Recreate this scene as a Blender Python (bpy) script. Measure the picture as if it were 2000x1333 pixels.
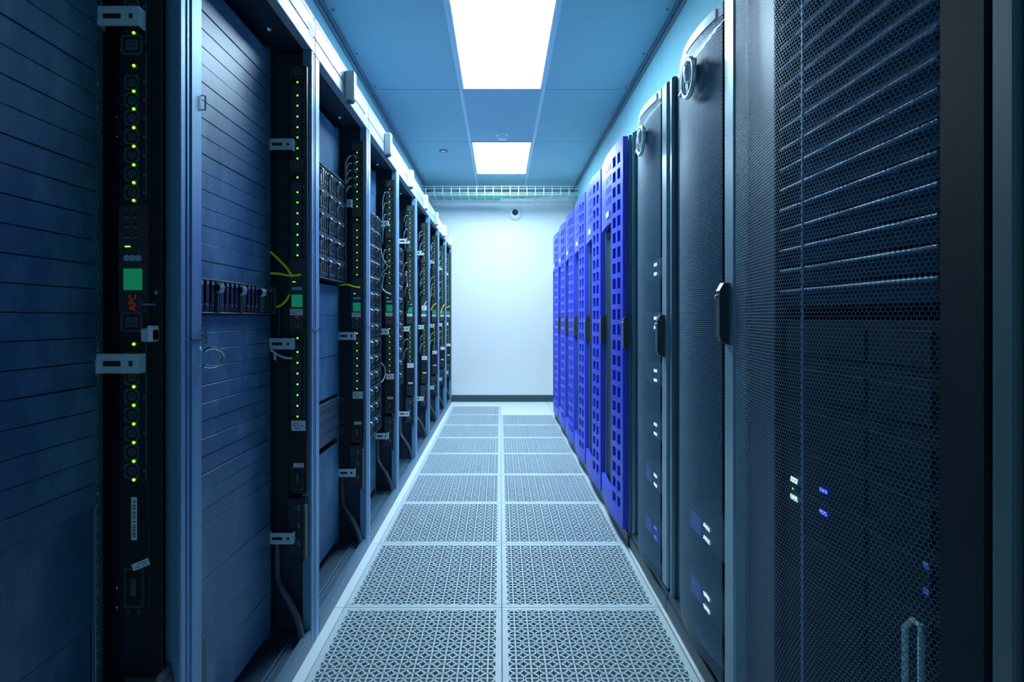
import bpy, math, random
import numpy as np
from mathutils import Vector, Matrix
random.seed(7)
R = math.radians
SC = bpy.context.scene
COL = SC.collection
for o in list(bpy.data.objects):
    bpy.data.objects.remove(o)

# ------------------------------------------------------------------ camera, world, exposure
F = 1090.0          # focal length in pixels of the 2000 px wide frame
CH = 1.106          # lens height
cam_d = bpy.data.cameras.new('camera')
cam = bpy.data.objects.new('camera', cam_d)
COL.objects.link(cam)
cam.location = (0, 0, CH)
cam.rotation_euler = (R(90), 0, 0)
cam_d.sensor_width = 36.0
cam_d.lens = 36.0 * F / 2000.0
cam_d.shift_x = (1000 - 977) / 2000.0
cam_d.shift_y = -(666.5 - 620) / 2000.0
cam_d.clip_start = 0.02
SC.camera = cam
W = bpy.data.worlds.new('world'); SC.world = W
W.use_nodes = True
W.node_tree.nodes['Background'].inputs[0].default_value = (0.38, 0.68, 0.95, 1)
W.node_tree.nodes['Background'].inputs[1].default_value = 0.38  # fill light, raised to enter by the open end behind the camera
SC.view_settings.view_transform = 'Standard'
SC.view_settings.look = 'None'
SC.view_settings.gamma = 1
SC.view_settings.use_curve_mapping = False
SC.view_settings.exposure = 1.35
LIGHT_COL = (0.64, 0.865, 1.0)
LIGHT_STRENGTH = 15.0

# ------------------------------------------------------------------ materials
def mat(name, col, rough=0.5, metal=0.0, noise=None, emit=None, estr=0.0, spec=0.5, bump=None, coat=0.0):
    """noise = (scale, amount, second colour[, stretch xyz]); bump = (scale, strength)"""
    m = bpy.data.materials.new(name); m.use_nodes = True
    nt = m.node_tree; b = nt.nodes['Principled BSDF']
    b.inputs['Base Color'].default_value = (*col, 1)
    b.inputs['Roughness'].default_value = rough
    b.inputs['Metallic'].default_value = metal
    b.inputs['Specular IOR Level'].default_value = spec
    b.inputs['Coat Weight'].default_value = coat
    if emit:
        b.inputs['Emission Color'].default_value = (*emit, 1)
        b.inputs['Emission Strength'].default_value = estr
    if noise or bump:
        geo = nt.nodes.new('ShaderNodeNewGeometry')
        mp = nt.nodes.new('ShaderNodeMapping')
        nt.links.new(geo.outputs['Position'], mp.inputs['Vector'])
    if noise:
        if len(noise) > 3: mp.inputs['Scale'].default_value = noise[3]
        n = nt.nodes.new('ShaderNodeTexNoise')
        n.inputs['Scale'].default_value = noise[0]
        n.inputs['Detail'].default_value = 6
        n.inputs['Roughness'].default_value = 0.65
        nt.links.new(mp.outputs[0], n.inputs['Vector'])
        rp = nt.nodes.new('ShaderNodeMapRange')
        rp.inputs['From Min'].default_value = 0.48
        rp.inputs['From Max'].default_value = 0.78
        rp.inputs['To Max'].default_value = noise[1]
        nt.links.new(n.outputs['Fac'], rp.inputs['Value'])
        mx = nt.nodes.new('ShaderNodeMix'); mx.data_type = 'RGBA'
        mx.inputs['A'].default_value = (*col, 1)
        mx.inputs['B'].default_value = (*noise[2], 1)
        nt.links.new(rp.outputs[0], mx.inputs['Factor'])
        nt.links.new(mx.outputs['Result'], b.inputs['Base Color'])
    if bump:
        n2 = nt.nodes.new('ShaderNodeTexNoise')
        n2.inputs['Scale'].default_value = bump[0]
        nt.links.new(geo.outputs['Position'], n2.inputs['Vector'])
        bp = nt.nodes.new('ShaderNodeBump')
        bp.inputs['Strength'].default_value = bump[1]
        bp.inputs['Distance'].default_value = 0.002
        nt.links.new(n2.outputs['Fac'], bp.inputs['Height'])
        nt.links.new(bp.outputs[0], b.inputs['Normal'])
    return m

M = dict(
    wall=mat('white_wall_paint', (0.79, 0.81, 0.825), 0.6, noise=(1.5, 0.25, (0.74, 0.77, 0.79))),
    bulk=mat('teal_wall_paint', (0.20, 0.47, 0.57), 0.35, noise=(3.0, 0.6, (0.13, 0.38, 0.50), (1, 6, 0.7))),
    skirt=mat('dark_skirting', (0.03, 0.075, 0.085), 0.45),
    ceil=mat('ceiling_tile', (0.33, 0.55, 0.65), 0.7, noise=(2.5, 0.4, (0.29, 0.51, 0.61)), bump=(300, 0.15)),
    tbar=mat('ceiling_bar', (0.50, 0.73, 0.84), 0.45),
    gap=mat('ceiling_joint', (0.12, 0.27, 0.36), 0.6),
    trim=mat('ceiling_trim', (0.10, 0.20, 0.26), 0.45),
    light=mat('light_diffuser', (1, 1, 1), 0.5, emit=LIGHT_COL, estr=LIGHT_STRENGTH),
    tile=mat('cast_floor_tile', (0.55, 0.66, 0.71), 0.45, metal=0.0, noise=(9, 0.5, (0.46, 0.57, 0.63))),
    solid=mat('plain_floor_tile', (0.74, 0.82, 0.84), 0.45, noise=(5, 0.4, (0.66, 0.75, 0.79))),
    damper=mat('plenum_damper', (0.07, 0.22, 0.26), 0.6),
    dark=mat('dark_void', (0.006, 0.010, 0.014), 0.7),
    post=mat('rack_post_paint', (0.17, 0.36, 0.58), 0.38, metal=0.3, noise=(14, 0.4, (0.13, 0.30, 0.52), (1, 1, .2))),
    head=mat('rack_header_paint', (0.42, 0.51, 0.58), 0.45, metal=0.1),
    rackin=mat('rack_inside_paint', (0.022, 0.055, 0.090), 0.55),
    base=mat('rack_base_paint', (0.028, 0.070, 0.115), 0.5, noise=(12, 0.7, (0.06, 0.12, 0.17))),
    sill=mat('rack_sill_paint', (0.10, 0.20, 0.30), 0.4, metal=0.3),
    blank=mat('blanking_panel_paint', (0.040, 0.135, 0.260), 0.42, metal=0.12, noise=(6, 1.0, (0.16, 0.33, 0.50), (1, 1, 0.5))),
    rail=mat('rail_zinc', (0.16, 0.34, 0.42), 0.35, metal=0.6),
    zinc=mat('bright_zinc', (0.66, 0.84, 0.88), 0.40, metal=0.15, noise=(60, 0.5, (0.55, 0.74, 0.80))),
    chrome=mat('chrome', (0.85, 0.92, 0.96), 0.12, metal=1.0),
    black=mat('black_plastic', (0.014, 0.022, 0.026), 0.35),
    black2=mat('dark_plastic', (0.040, 0.058, 0.068), 0.35),
    outl=mat('outlet_plastic', (0.085, 0.115, 0.13), 0.3),
    grey=mat('grey_line', (0.18, 0.24, 0.27), 0.5),
    pill=mat('slot_liner', (0.012, 0.022, 0.030), 0.2),
    white=mat('white_plastic', (0.82, 0.87, 0.89), 0.4),
    paper=mat('label_paper', (0.82, 0.88, 0.93), 0.6),
    ink=mat('label_ink', (0.18, 0.22, 0.27), 0.7),
    lcd=mat('green_display', (0.02, 0.25, 0.13), 0.25, emit=(0.01, 0.35, 0.16), estr=0.14),
    led=mat('green_led', (0.2, 0.8, 0.1), 0.3, emit=(0.22, 0.80, 0.02), estr=0.9),
    wled=mat('white_led', (0.6, 0.8, 1.0), 0.3, emit=(0.55, 0.78, 1.0), estr=1.3),
    tled=mat('pale_teal_led', (0.5, 0.8, 0.9), 0.3, emit=(0.45, 0.80, 0.95), estr=0.7),
    bled=mat('blue_led', (0.05, 0.1, 0.9), 0.3, emit=(0.05, 0.08, 1.0), estr=1.2),
    dbled_glow=mat('dim_blue_led_and_glow', (0.05, 0.1, 0.5), 0.3, emit=(0.03, 0.10, 0.6), estr=0.14),  # used for real blue LEDs and for painted blue glow
    redp=mat('glowing_red_print', (0.75, 0.02, 0.02), 0.5, emit=(0.7, 0.02, 0.02), estr=0.08),  # faint glow put into the lettering, which is no lamp
    button=mat('button_ring', (0.30, 0.62, 0.78), 0.3),
    yellow=mat('yellow_cable', (0.95, 0.86, 0.01), 0.4),
    wcord=mat('white_cord', (0.66, 0.76, 0.80), 0.4),
    gcord=mat('grey_cord', (0.07, 0.10, 0.125), 0.3),
    bcord=mat('black_cord', (0.02, 0.028, 0.034), 0.35),
    green=mat('green_cable', (0.02, 0.48, 0.33), 0.45),
    carrier=mat('drive_carrier_plastic', (0.012, 0.018, 0.022), 0.35),
    latch=mat('drive_latch_steel', (0.35, 0.52, 0.62), 0.25, metal=0.7),
    server=mat('server_face', (0.045, 0.085, 0.125), 0.4, metal=0.2),
    blue=mat('blue_door_paint', (0.045, 0.075, 0.80), 0.38, noise=(4, 0.25, (0.06, 0.10, 0.70))),
    doorf=mat('door_frame_paint', (0.30, 0.45, 0.53), 0.35, metal=0.3),
    cab=mat('cabinet_paint', (0.026, 0.070, 0.100), 0.4, metal=0.2),
    shadecab=mat('shaded_cabinet_paint', (0.010, 0.026, 0.040), 0.65, spec=0.2),  # cabinet paint darkened so the near cabinet looks less lit
    cabp=mat('cabinet_post_paint', (0.14, 0.28, 0.36), 0.32, metal=0.4),
    mesh=mat('door_mesh_steel', (0.125, 0.265, 0.385), 0.5, metal=0.2),
    arch=mat('door_cap_paint', (0.72, 0.80, 0.86), 0.35),
    louv=mat('louvre_face', (0.028, 0.085, 0.155), 0.55, spec=0.3),
    badge=mat('badge_silver', (0.80, 0.88, 0.92), 0.25, metal=0.5),
    wire=mat('tray_wire_zinc', (0.75, 0.85, 0.86), 0.35, metal=0.2),
    lip=mat('louvre_lip_glint', (0.22, 0.38, 0.58), 0.5, metal=0.2),  # lighter tint draws the light caught on unit edges and inner rail
    strip=mat('edge_strip_paint', (0.09, 0.17, 0.19), 0.45),
)

# ------------------------------------------------------------------ mesh building
class MB:
    def __init__(s): s.v = []; s.f = []; s.mi = []
    def add(s, vs, fs, m=0):
        b = len(s.v); s.v += [tuple(p) for p in vs]
        s.f += [tuple(i + b for i in q) for q in fs]; s.mi += [m] * len(fs); return s
    def box(s, x0, x1, y0, y1, z0, z1, c=0.0, m=0):
        if x0 > x1: x0, x1 = x1, x0
        if y0 > y1: y0, y1 = y1, y0
        if z0 > z1: z0, z1 = z1, z0
        c = min(c, (x1-x0)*.45, (y1-y0)*.45, (z1-z0)*.45)
        if c <= 0:
            vs = [(x, y, z) for z in (z0, z1) for y in (y0, y1) for x in (x0, x1)]
            return s.add(vs, [(0,2,3,1),(4,5,7,6),(0,1,5,4),(2,6,7,3),(0,4,6,2),(1,3,7,5)], m)
        X, Y, Z = (x0, x1), (y0, y1), (z0, z1); vs = []; idx = {}
        for i in (0,1):
            for j in (0,1):
                for k in (0,1):
                    dx = c if i == 0 else -c; dy = c if j == 0 else -c; dz = c if k == 0 else -c
                    idx[i,j,k] = len(vs)
                    vs += [(X[i], Y[j]+dy, Z[k]+dz), (X[i]+dx, Y[j], Z[k]+dz), (X[i]+dx, Y[j]+dy, Z[k])]
        def q(a): return [idx[p]+t for p, t in a]
        fs = []
        for i in (0,1):
            l = [(i,0,0),(i,1,0),(i,1,1),(i,0,1)]; l = l if i else l[::-1]; fs.append(q([(p,0) for p in l]))
            l = [(0,i,0),(0,i,1),(1,i,1),(1,i,0)]; l = l if i else l[::-1]; fs.append(q([(p,1) for p in l]))
            l = [(0,0,i),(1,0,i),(1,1,i),(0,1,i)]; l = l if i else l[::-1]; fs.append(q([(p,2) for p in l]))
        for a in (0,1):
            for b in (0,1):
                fs.append(q([((a,b,0),0),((a,b,0),1),((a,b,1),1),((a,b,1),0)]))
                fs.append(q([((a,0,b),0),((a,0,b),2),((a,1,b),2),((a,1,b),0)]))
                fs.append(q([((0,a,b),1),((0,a,b),2),((1,a,b),2),((1,a,b),1)]))
                for k in (0,1): fs.append(q([((a,b,k),0),((a,b,k),1),((a,b,k),2)]))
        return s.add(vs, fs, m)
    def prism(s, poly, axis, a0, a1, m=0):
        """poly: 2D points on the two other axes in xyz order; extruded along axis"""
        n = len(poly)
        def P(u, w, a):
            return {'x': (a, u, w), 'y': (u, a, w), 'z': (u, w, a)}[axis]
        vs = [P(u, w, a0) for u, w in poly] + [P(u, w, a1) for u, w in poly]
        fs = [tuple(range(n))[::-1], tuple(range(n, 2*n))]
        fs += [(i, (i+1) % n, n+(i+1) % n, n+i) for i in range(n)]
        return s.add(vs, fs, m)
    def frame(s, outer, inner, axis, a0, a1, m=0):
        """ring prism between two outlines with the same count"""
        n = len(outer)
        def P(u, w, a):
            return {'x': (a, u, w), 'y': (u, a, w), 'z': (u, w, a)}[axis]
        vs = [P(*p, a0) for p in outer] + [P(*p, a0) for p in inner] + [P(*p, a1) for p in outer] + [P(*p, a1) for p in inner]
        fs = []
        for i in range(n):
            j = (i+1) % n
            fs += [(i, j, n+j, n+i), (2*n+i, 3*n+i, 3*n+j, 2*n+j), (i, 2*n+i, 2*n+j, j), (n+i, n+j, 3*n+j, 3*n+i)]
        return s.add(vs, fs, m)
    def cyl(s, c, axis, r, h, n=12, r2=None, m=0):
        r2 = r if r2 is None else r2
        ax = 'xyz'.index(axis); vs = []
        for k, rr in ((0, r), (1, r2)):
            for i in range(n):
                t = 2*math.pi*i/n; p = [0, 0, 0]
                p[(ax+1) % 3] = rr*math.cos(t); p[(ax+2) % 3] = rr*math.sin(t); p[ax] = k*h
                vs.append((c[0]+p[0], c[1]+p[1], c[2]+p[2]))
        fs = [(i, (i+1) % n, n+(i+1) % n, n+i) for i in range(n)] + [tuple(range(n))[::-1], tuple(range(n, 2*n))]
        return s.add(vs, fs, m)
    def lathe(s, c, axis, prof, n=16, m=0):
        ax = 'xyz'.index(axis); vs = []; fs = []
        for r, h in prof:
            for i in range(n):
                t = 2*math.pi*i/n; p = [0, 0, 0]
                p[(ax+1) % 3] = r*math.cos(t); p[(ax+2) % 3] = r*math.sin(t); p[ax] = h
                vs.append((c[0]+p[0], c[1]+p[1], c[2]+p[2]))
        for k in range(len(prof)-1):
            for i in range(n):
                j = (i+1) % n; fs.append((k*n+i, k*n+j, (k+1)*n+j, (k+1)*n+i))
        fs += [tuple(range(n))[::-1], tuple(range((len(prof)-1)*n, len(prof)*n))]
        return s.add(vs, fs, m)
    def tube(s, pts, r, n=8, sub=6, closed=False, m=0):
        P = [Vector(p) for p in pts]
        if sub > 1:
            Q = []; N = len(P)
            for i in range(N if closed else N-1):
                g = (lambda k: P[k % N]) if closed else (lambda k: P[max(0, min(N-1, k))])
                a, b, c, d = g(i-1), g(i), g(i+1), g(i+2)
                for t in np.arange(0, 1, 1.0/sub):
                    t = float(t)
                    Q.append(0.5*((2*b)+(c-a)*t+(2*a-5*b+4*c-d)*t*t+(3*b-a-3*c+d)*t**3))
            if not closed: Q.append(P[-1])
            P = Q
        N = len(P); vs = []; up = None
        for i in range(N):
            if closed: d = (P[(i+1) % N]-P[i-1]).normalized()
            else: d = (P[min(i+1, N-1)]-P[max(i-1, 0)]).normalized()
            if up is None: up = d.orthogonal().normalized()
            up = (up - d*up.dot(d)); up = up.normalized() if up.length > 1e-6 else d.orthogonal().normalized()
            w = d.cross(up)
            for k in range(n):
                t = 2*math.pi*k/n; vs.append(P[i]+up*(r*math.cos(t))+w*(r*math.sin(t)))
        fs = []
        for i in range(N if closed else N-1):
            a = i*n; b = ((i+1) % N)*n
            for k in range(n): fs.append((a+k, a+(k+1) % n, b+(k+1) % n, b+k))
        if not closed: fs += [tuple(range(n))[::-1], tuple(range((N-1)*n, N*n))]
        return s.add(vs, fs, m)
    def mesh(s, name, mats, smooth=False):
        me = bpy.data.meshes.new(name); me.from_pydata(s.v, [], s.f)
        for k in (mats if isinstance(mats, (list, tuple)) else [mats]): me.materials.append(M[k])
        me.polygons.foreach_set('material_index', s.mi)
        if smooth:
            me.polygons.foreach_set('use_smooth', [True]*len(s.f))
            try: me.set_sharp_from_angle(angle=R(40))
            except Exception: pass
        me.update(); return me

def obj(name, me, parent=None, loc=(0, 0, 0), rot=None, label=None):
    o = bpy.data.objects.new(name, me); COL.objects.link(o)
    o.location = loc
    if rot: o.rotation_euler = rot
    if parent: o.parent = parent
    if label: o['label'] = label
    return o
def tag(o, label, cat, group=None):
    o['label'] = label; o['category'] = cat
    if group: o['group'] = group
    return o
def thing(name, label, cat, loc=(0, 0, 0), group=None, rot=None):
    return tag(obj(name, None, None, loc, rot), label, cat, group)
def struct(name, me, label=None, parent=None, loc=(0, 0, 0)):
    o = obj(name, me, parent, loc)
    if parent is None: o['kind'] = 'structure'
    if label: o['label'] = label
    return o
def text_data(s, size):
    cu = bpy.data.curves.new('lettering', 'FONT'); cu.body = s; cu.size = size
    cu.align_x = 'CENTER'; cu.align_y = 'CENTER'; cu.resolution_u = 3
    o = bpy.data.objects.new('lettering', cu); COL.objects.link(o)
    me = bpy.data.meshes.new_from_object(o.evaluated_get(bpy.context.evaluated_depsgraph_get()))
    vs = [tuple(v.co) for v in me.vertices]; fs = [tuple(p.vertices) for p in me.polygons]
    bpy.data.objects.remove(o); bpy.data.meshes.remove(me)
    return vs, fs
def oct2(cx, cy, w, h, c):
    x0, x1, y0, y1 = cx-w/2, cx+w/2, cy-h/2, cy+h/2
    return [(x0+c, y0), (x1-c, y0), (x1, y0+c), (x1, y1-c), (x1-c, y1), (x0+c, y1), (x0, y1-c), (x0, y0+c)]

# ------------------------------------------------------------------ room shell
YB = 7.30; YF = -3.874; ZC = 2.768; XB = 0.95  # shell drawn out behind the camera to channel world light down the aisle
RX = 1.75
struct('wall_back', MB().box(-RX, RX, YB, YB+.1, -.06, ZC+.1).mesh('wall_back', 'wall'), 'plain white end wall of the aisle')
struct('baseboard_back', MB().box(-RX, RX, YB-.012, YB, 0, .088, .003).mesh('baseboard_back', 'skirt'))
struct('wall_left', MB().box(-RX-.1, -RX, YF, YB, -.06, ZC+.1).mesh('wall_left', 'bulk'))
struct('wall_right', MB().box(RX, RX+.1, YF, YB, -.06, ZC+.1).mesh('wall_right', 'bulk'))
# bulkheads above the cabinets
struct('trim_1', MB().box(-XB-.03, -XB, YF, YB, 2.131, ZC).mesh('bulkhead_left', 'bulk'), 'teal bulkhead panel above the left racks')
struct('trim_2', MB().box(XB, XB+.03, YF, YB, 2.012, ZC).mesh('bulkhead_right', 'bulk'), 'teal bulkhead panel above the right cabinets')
for n, sx in ((3, -1), (4, 1)):
    b = MB()
    b.box(sx*XB, sx*(XB-.022), YF, YB, ZC-.022, ZC, .003)
    b.box(sx*XB, sx*(XB-.008), YF, YB, ZC-.05, ZC-.022, .002)
    for k in range(14):
        b.cyl((sx*(XB-.05), 0.5+k*.5, ZC-.012), 'z', .008, .004, 8)
    struct('trim_%d' % n, b.mesh('ceiling_edge_trim', 'trim'))
# floor
CX = 0.006
floor = struct('floor', MB().box(-RX, RX, YF, YB, -.12, -.036).mesh('floor_plenum', 'damper'), 'raised floor of perforated tiles')
def grate():
    b = MB(); S = .598; m = .021; f = S-2*m; n = 12; p = f/n; t = .014
    for a in ((0, S, 0, m), (0, S, S-m, S), (0, m, m, S-m), (S-m, S, m, S-m)):
        b.box(a[0], a[1], a[2], a[3], -.034, 0, .0012)
    for k in range(n):
        c = m+p*(k+.5)
        b.box(c-.0026, c+.0026, m, S-m, -t, -.0004)
        b.box(m, S-m, c-.0026, c+.0026, -t, -.0006)
    seg = 20; ro = p/2+.0020; ri = p/2-.0034
    cs = [(math.cos(2*math.pi*i/seg), math.sin(2*math.pi*i/seg)) for i in range(seg)]
    for i in range(n):
        for j in range(n):
            cx = m+p*(i+.5); cy = m+p*(j+.5)
            vs = [(cx+ro*a, cy+ro*c, -.0002) for a, c in cs]+[(cx+ri*a, cy+ri*c, -.0002) for a, c in cs]
            vs += [(cx+ro*a, cy+ro*c, -t) for a, c in cs]+[(cx+ri*a, cy+ri*c, -t) for a, c in cs]
            fs = []
            for k in range(seg):
                l = (k+1) % seg
                fs += [(k, l, seg+l, seg+k), (seg+k, seg+l, 3*seg+l, 3*seg+k), (k, 2*seg+k, 2*seg+l, l)]
            b.add(vs, fs)
    return b.mesh('perforated_tile', 'tile')
g_me = grate()
s_me = MB().box(0, .598, 0, .598, -.034, 0, .0015).mesh('plain_tile', 'solid')
for k in range(-10, 8):
    y = 2.126+.6*k
    for i in (0, 1):
        solid = (k == 7 and i == 1)
        obj('floor_tile', s_me if solid or k < -5 else g_me, floor, (CX-.599+.6*i, y+.001, 0))
for k in range(-10, 9):
    y = max(2.126+.6*k, YF); y1 = min(2.126+.6*(k+1), YB-.001)
    if y1 <= y+.01: continue
    e = MB().box(-RX, CX-.601, y+.001, y1-.001, -.034, 0, .0015).mesh('edge_tile', 'solid')
    obj('floor_tile', e, floor)
    e = MB().box(CX+.603, RX, y+.001, y1-.001, -.034, 0, .0015).mesh('edge_tile', 'solid')
    obj('floor_tile', e, floor)
for i in (0, 1):
    obj('floor_tile', MB().box(CX-.599+.6*i, CX-.001+.6*i, 6.927, YB-.001, -.034, 0, .0015).mesh('end_tile', 'solid'), floor)
# ceiling
CL, CR = -.287, .315
ceiling = struct('ceiling', MB().box(-RX, RX, YF, YB, ZC+.012, ZC+.1).mesh('ceiling_slab', 'dark'), 'blue lit suspended ceiling of large tiles')
rows = [YF, -3.13, -1.93, -.72, .47, 1.67, 2.87, 4.07, 5.28, 6.47, YB]
cols = [-XB, CL, CR, XB]
LIGHTS = [(6, 1), (8, 1)]
for r in range(len(rows)-1):
    for c in range(3):
        if (r, c) in LIGHTS: continue
        g = .007
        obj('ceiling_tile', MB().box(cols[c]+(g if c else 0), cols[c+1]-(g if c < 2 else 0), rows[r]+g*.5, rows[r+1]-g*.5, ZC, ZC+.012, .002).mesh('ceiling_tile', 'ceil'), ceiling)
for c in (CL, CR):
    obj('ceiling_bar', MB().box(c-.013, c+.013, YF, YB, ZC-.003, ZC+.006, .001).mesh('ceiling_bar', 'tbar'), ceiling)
for r in range(1, len(rows)-1):
    obj('ceiling_bar', MB().box(-XB, XB, rows[r]-.006, rows[r]+.006, ZC+.0005, ZC+.005).mesh('cross_bar', 'gap'), ceiling)
for (r, c), lab in zip(LIGHTS, ('large bright ceiling light panel with a centre seam, nearer of the two', 'bright ceiling light panel farther away, towards the end wall')):
    x0, x1, y0, y1 = CL+.014, CR-.014, rows[r]+.012, rows[r+1]-.012
    t = thing('ceiling_light', lab, 'ceiling light', ((x0+x1)/2, (y0+y1)/2, ZC), 'recessed ceiling light panels')
    w, h = (x1-x0)/2, (y1-y0)/2
    b = MB(); fr = .012
    b.box(-w, -w+fr, -h, h, -.004, .01, .001); b.box(w-fr, w, -h, h, -.004, .01, .001)
    b.box(-w+fr, w-fr, -h, -h+fr, -.004, .01, .001); b.box(-w+fr, w-fr, h-fr, h, -.004, .01, .001)
    obj('light_frame', b.mesh('light_frame', 'white'), t)
    if r == 6:
        obj('diffuser', MB().box(-w+fr, -.0025, -h+fr, h-fr, -.001, .004).mesh('diffuser', 'light'), t)
        obj('diffuser', MB().box(.0025, w-fr, -h+fr, h-fr, -.001, .004).mesh('diffuser', 'light'), t)
        obj('centre_seam', MB().box(-.0025, .0025, -h+fr, h-fr, -.003, .004).mesh('seam', 'white'), t)
    else:
        obj('diffuser', MB().box(-w+fr, w-fr, -h+fr, h-fr, -.001, .004).mesh('diffuser', 'light'), t)
t = thing('smoke_detector', 'small round white smoke detector on the ceiling before the far light', 'smoke detector', (.018, 5.06, ZC))
obj('base_plate', MB().lathe((0, 0, 0), 'z', [(.052, 0), (.052, -.012), (.046, -.016)], 20).mesh('detector_base', 'white', True), t)
obj('sensor_cap', MB().lathe((0, 0, 0), 'z', [(.034, -.016), (.034, -.03), (.040, -.034), (.038, -.044), (.02, -.05)], 20).mesh('detector_cap', 'tbar', True), t)
t = thing('ceiling_nozzle', 'small flush round fitting on the ceiling left of the far light', 'ceiling fitting', (-.566, 5.56, ZC))
obj('ring', MB().lathe((0, 0, 0), 'z', [(.042, 0), (.040, -.010), (.030, -.011), (.028, -.004)], 20).mesh('nozzle_ring', 'trim', True), t)
obj('disc', MB().lathe((0, 0, 0), 'z', [(.026, -.002), (.026, -.008)], 20).mesh('nozzle_disc', 'white', True), t)

# ------------------------------------------------------------------ left row: open racks
LX = -.63; PITCH = .765; Y0 = .415; NR = 9
U = .0445; ZU = .09
PX = -.112            # panel plane, local x
NTH = ['first', 'second', 'third', 'fourth', 'fifth', 'sixth', 'seventh', 'eighth', 'ninth', 'tenth', 'eleventh', 'twelfth', 'thirteenth', 'fourteenth', 'fifteenth', 'sixteenth', 'seventeenth', 'eighteenth', 'nineteenth', 'twentieth', 'twenty-first']
ORD = ['nearest', 'second', 'third', 'fourth', 'fifth', 'sixth', 'seventh', 'eighth', 'last']
def zr(py, s=1.84/1090): return CH+(620-py)*s
me_post_n = MB().box(-.032, 0, -.042, -.0, 0.0, 2.0, .003).box(-.032, -.006, -.0428, -.040, .02, 2.0).mesh('post_near', 'post')
b = MB(); b.box(-.032, 0, .684, .704, 0, 2.0, .003).box(-.034, -.005, .704, .708, 0, 2.0).box(-.032, -.001, .708, .720, 0, 2.0, .003)
me_post_f = b.mesh('post_far', 'post')
b = MB()
b.box(-.03, 0, -.042, .720, 2.0, 2.052, .002).box(-.03, 0, -.042, .720, 2.055, 2.112, .002).box(-.03, -.004, -.042, .720, 2.05, 2.056)
b.box(-.03, -.002, -.042, .720, 2.115, 2.13, .002).box(-.03, -.006, -.042, .720, 2.11, 2.117)
me_head = b.mesh('header', 'head')
me_roof = MB().box(-.97, -.03, -.042, .720, 2.004, 2.13).mesh('roof', 'rackin')
me_side = MB().box(-.97, -.034, .7215, .7225, .0, 2.004).mesh('side_sheet', 'rackin')
me_side_n = MB().box(-.97, -.034, -.0425, -.0415, .05, 2.0).mesh('side_sheet', 'rackin')
me_back = MB().box(-.98, -.97, -.042, .7225, .0, 2.13).mesh('back_sheet', 'dark')
b = MB(); b.box(-.97, -.002, -.04, .7195, .0, .042)
me_base = b.mesh('base_plate', 'base')
b = MB(); b.box(-.02, 0, .001, .683, .0, .062, .003); me_sill = b.mesh('sill', 'sill')
b = MB(); b.box(-.062, -.056, .001, .683, .042, .052, .001).box(-.05, -.046, .001, .683, .042, .047, .001); me_ridge = b.mesh('base_ridge', 'sill')
# 19 inch mounting rail with square holes marks
b = MB(); b.box(PX-.012, PX-.003, .613, .632, .06, 1.98, .001); b.box(PX-.08, PX-.012, .628, .632, .06, 1.98)
for k in range(42):
    for q in (.25, .5, .75):
        b.box(PX-.0032, PX-.0020, .6195, .6245, ZU+U*(k+q)-.003, ZU+U*(k+q)+.003)
me_rail = b.mesh('mounting_rail', ['rail'])
me_rail_n = MB().box(PX-.012, PX-.003, .105, .128, .06, 1.98, .001).mesh('mounting_rail', 'rail')
b = MB()
for k in range(42):
    b.box(PX-.0030, PX-.0024, .6125, .6165, ZU+U*k-.0012, ZU+U*k+.0012)
me_tick = b.mesh('unit_marks', 'paper')
def pill(z0, z1):
    b = MB(); o = []; i = []; n = 6; w = .012; xc = PX-.045
    for r_, L in ((w, o), (w-.004, i)):
        for k in range(n+1):
            t = math.pi*k/n; L.append((xc+r_*math.cos(t), z1-w+r_*math.sin(t)))
        for k in range(n+1):
            t = math.pi+math.pi*k/n; L.append((xc+r_*math.cos(t), z0+w+r_*math.sin(t)))
    b.frame(o, i, 'y', .704, .7215, 0)
    b.prism(i, 'y', .714, .7214, 1)
    return b.mesh('cable_slot', ['rackin', 'pill'], True)
PILLS = [pill(1.62, 1.86), pill(1.05, 1.40), pill(.64, .93), pill(.20, .50)]
me_screw = MB().lathe((0, 0, 0), 'y', [(.0042, 0), (.0042, -.002), (.0026, -.0034)], 8).mesh('screw', 'chrome', True)
b = MB(); b.lathe((0, 0, 0), 'z', [(.012, 0), (.012, -.006), (.006, -.012)], 12); me_bolt = b.mesh('roof_bolt', 'chrome', True)
b = MB(); b.box(0, .037, -.02, .02, 0, .117, .004).box(.002, .024, -.012, .008, -.012, 0, .002, m=1).box(.012, .03, .004, .016, -.008, 0, .002, m=1)
me_sens = b.mesh('door_sensor', ['white', 'trim'])
def bracket():
    b = MB(); w = .076; h = .036; y = 0
    # plate with slot and hole, facing the viewer side (-y), plus a return flange
    def plate(x0, x1, z0, z1): b.box(x0, x1, y, y+.003, z0, z1)
    plate(0, w, -h/2, -.005); plate(0, w, .005, h/2); plate(0, .008, -.005, .005); plate(.042, .056, -.005, .005); plate(.064, w, -.005, .005)
    b.box(.0, w, y+.0032, y+.004, -.006, .006, m=1)
    b.box(-.004, 0, y-.006, y+.02, -h/2, h/2)
    b.box(w-.003, w, y+.003, y+.02, -h/2, h/2)
    return b.mesh('mounting_bracket', ['zinc', 'pill'])
me_brk = bracket()
_bp = {}
def blank(u, depth=0.0):
    key = (u, depth)
    if key not in _bp:
        b = MB(); x = PX+depth
        b.box(x-.003, x, .117, .6135, .0007, u*U-.0007, .0009)
        b.box(x-.014, x-.003, .13, .60, .0007, .004); b.box(x-.014, x-.003, .13, .60, u*U-.004, u*U-.0007)
        _bp[key] = b.mesh('blanking_panel', 'blank')
    return _bp[key]
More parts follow.
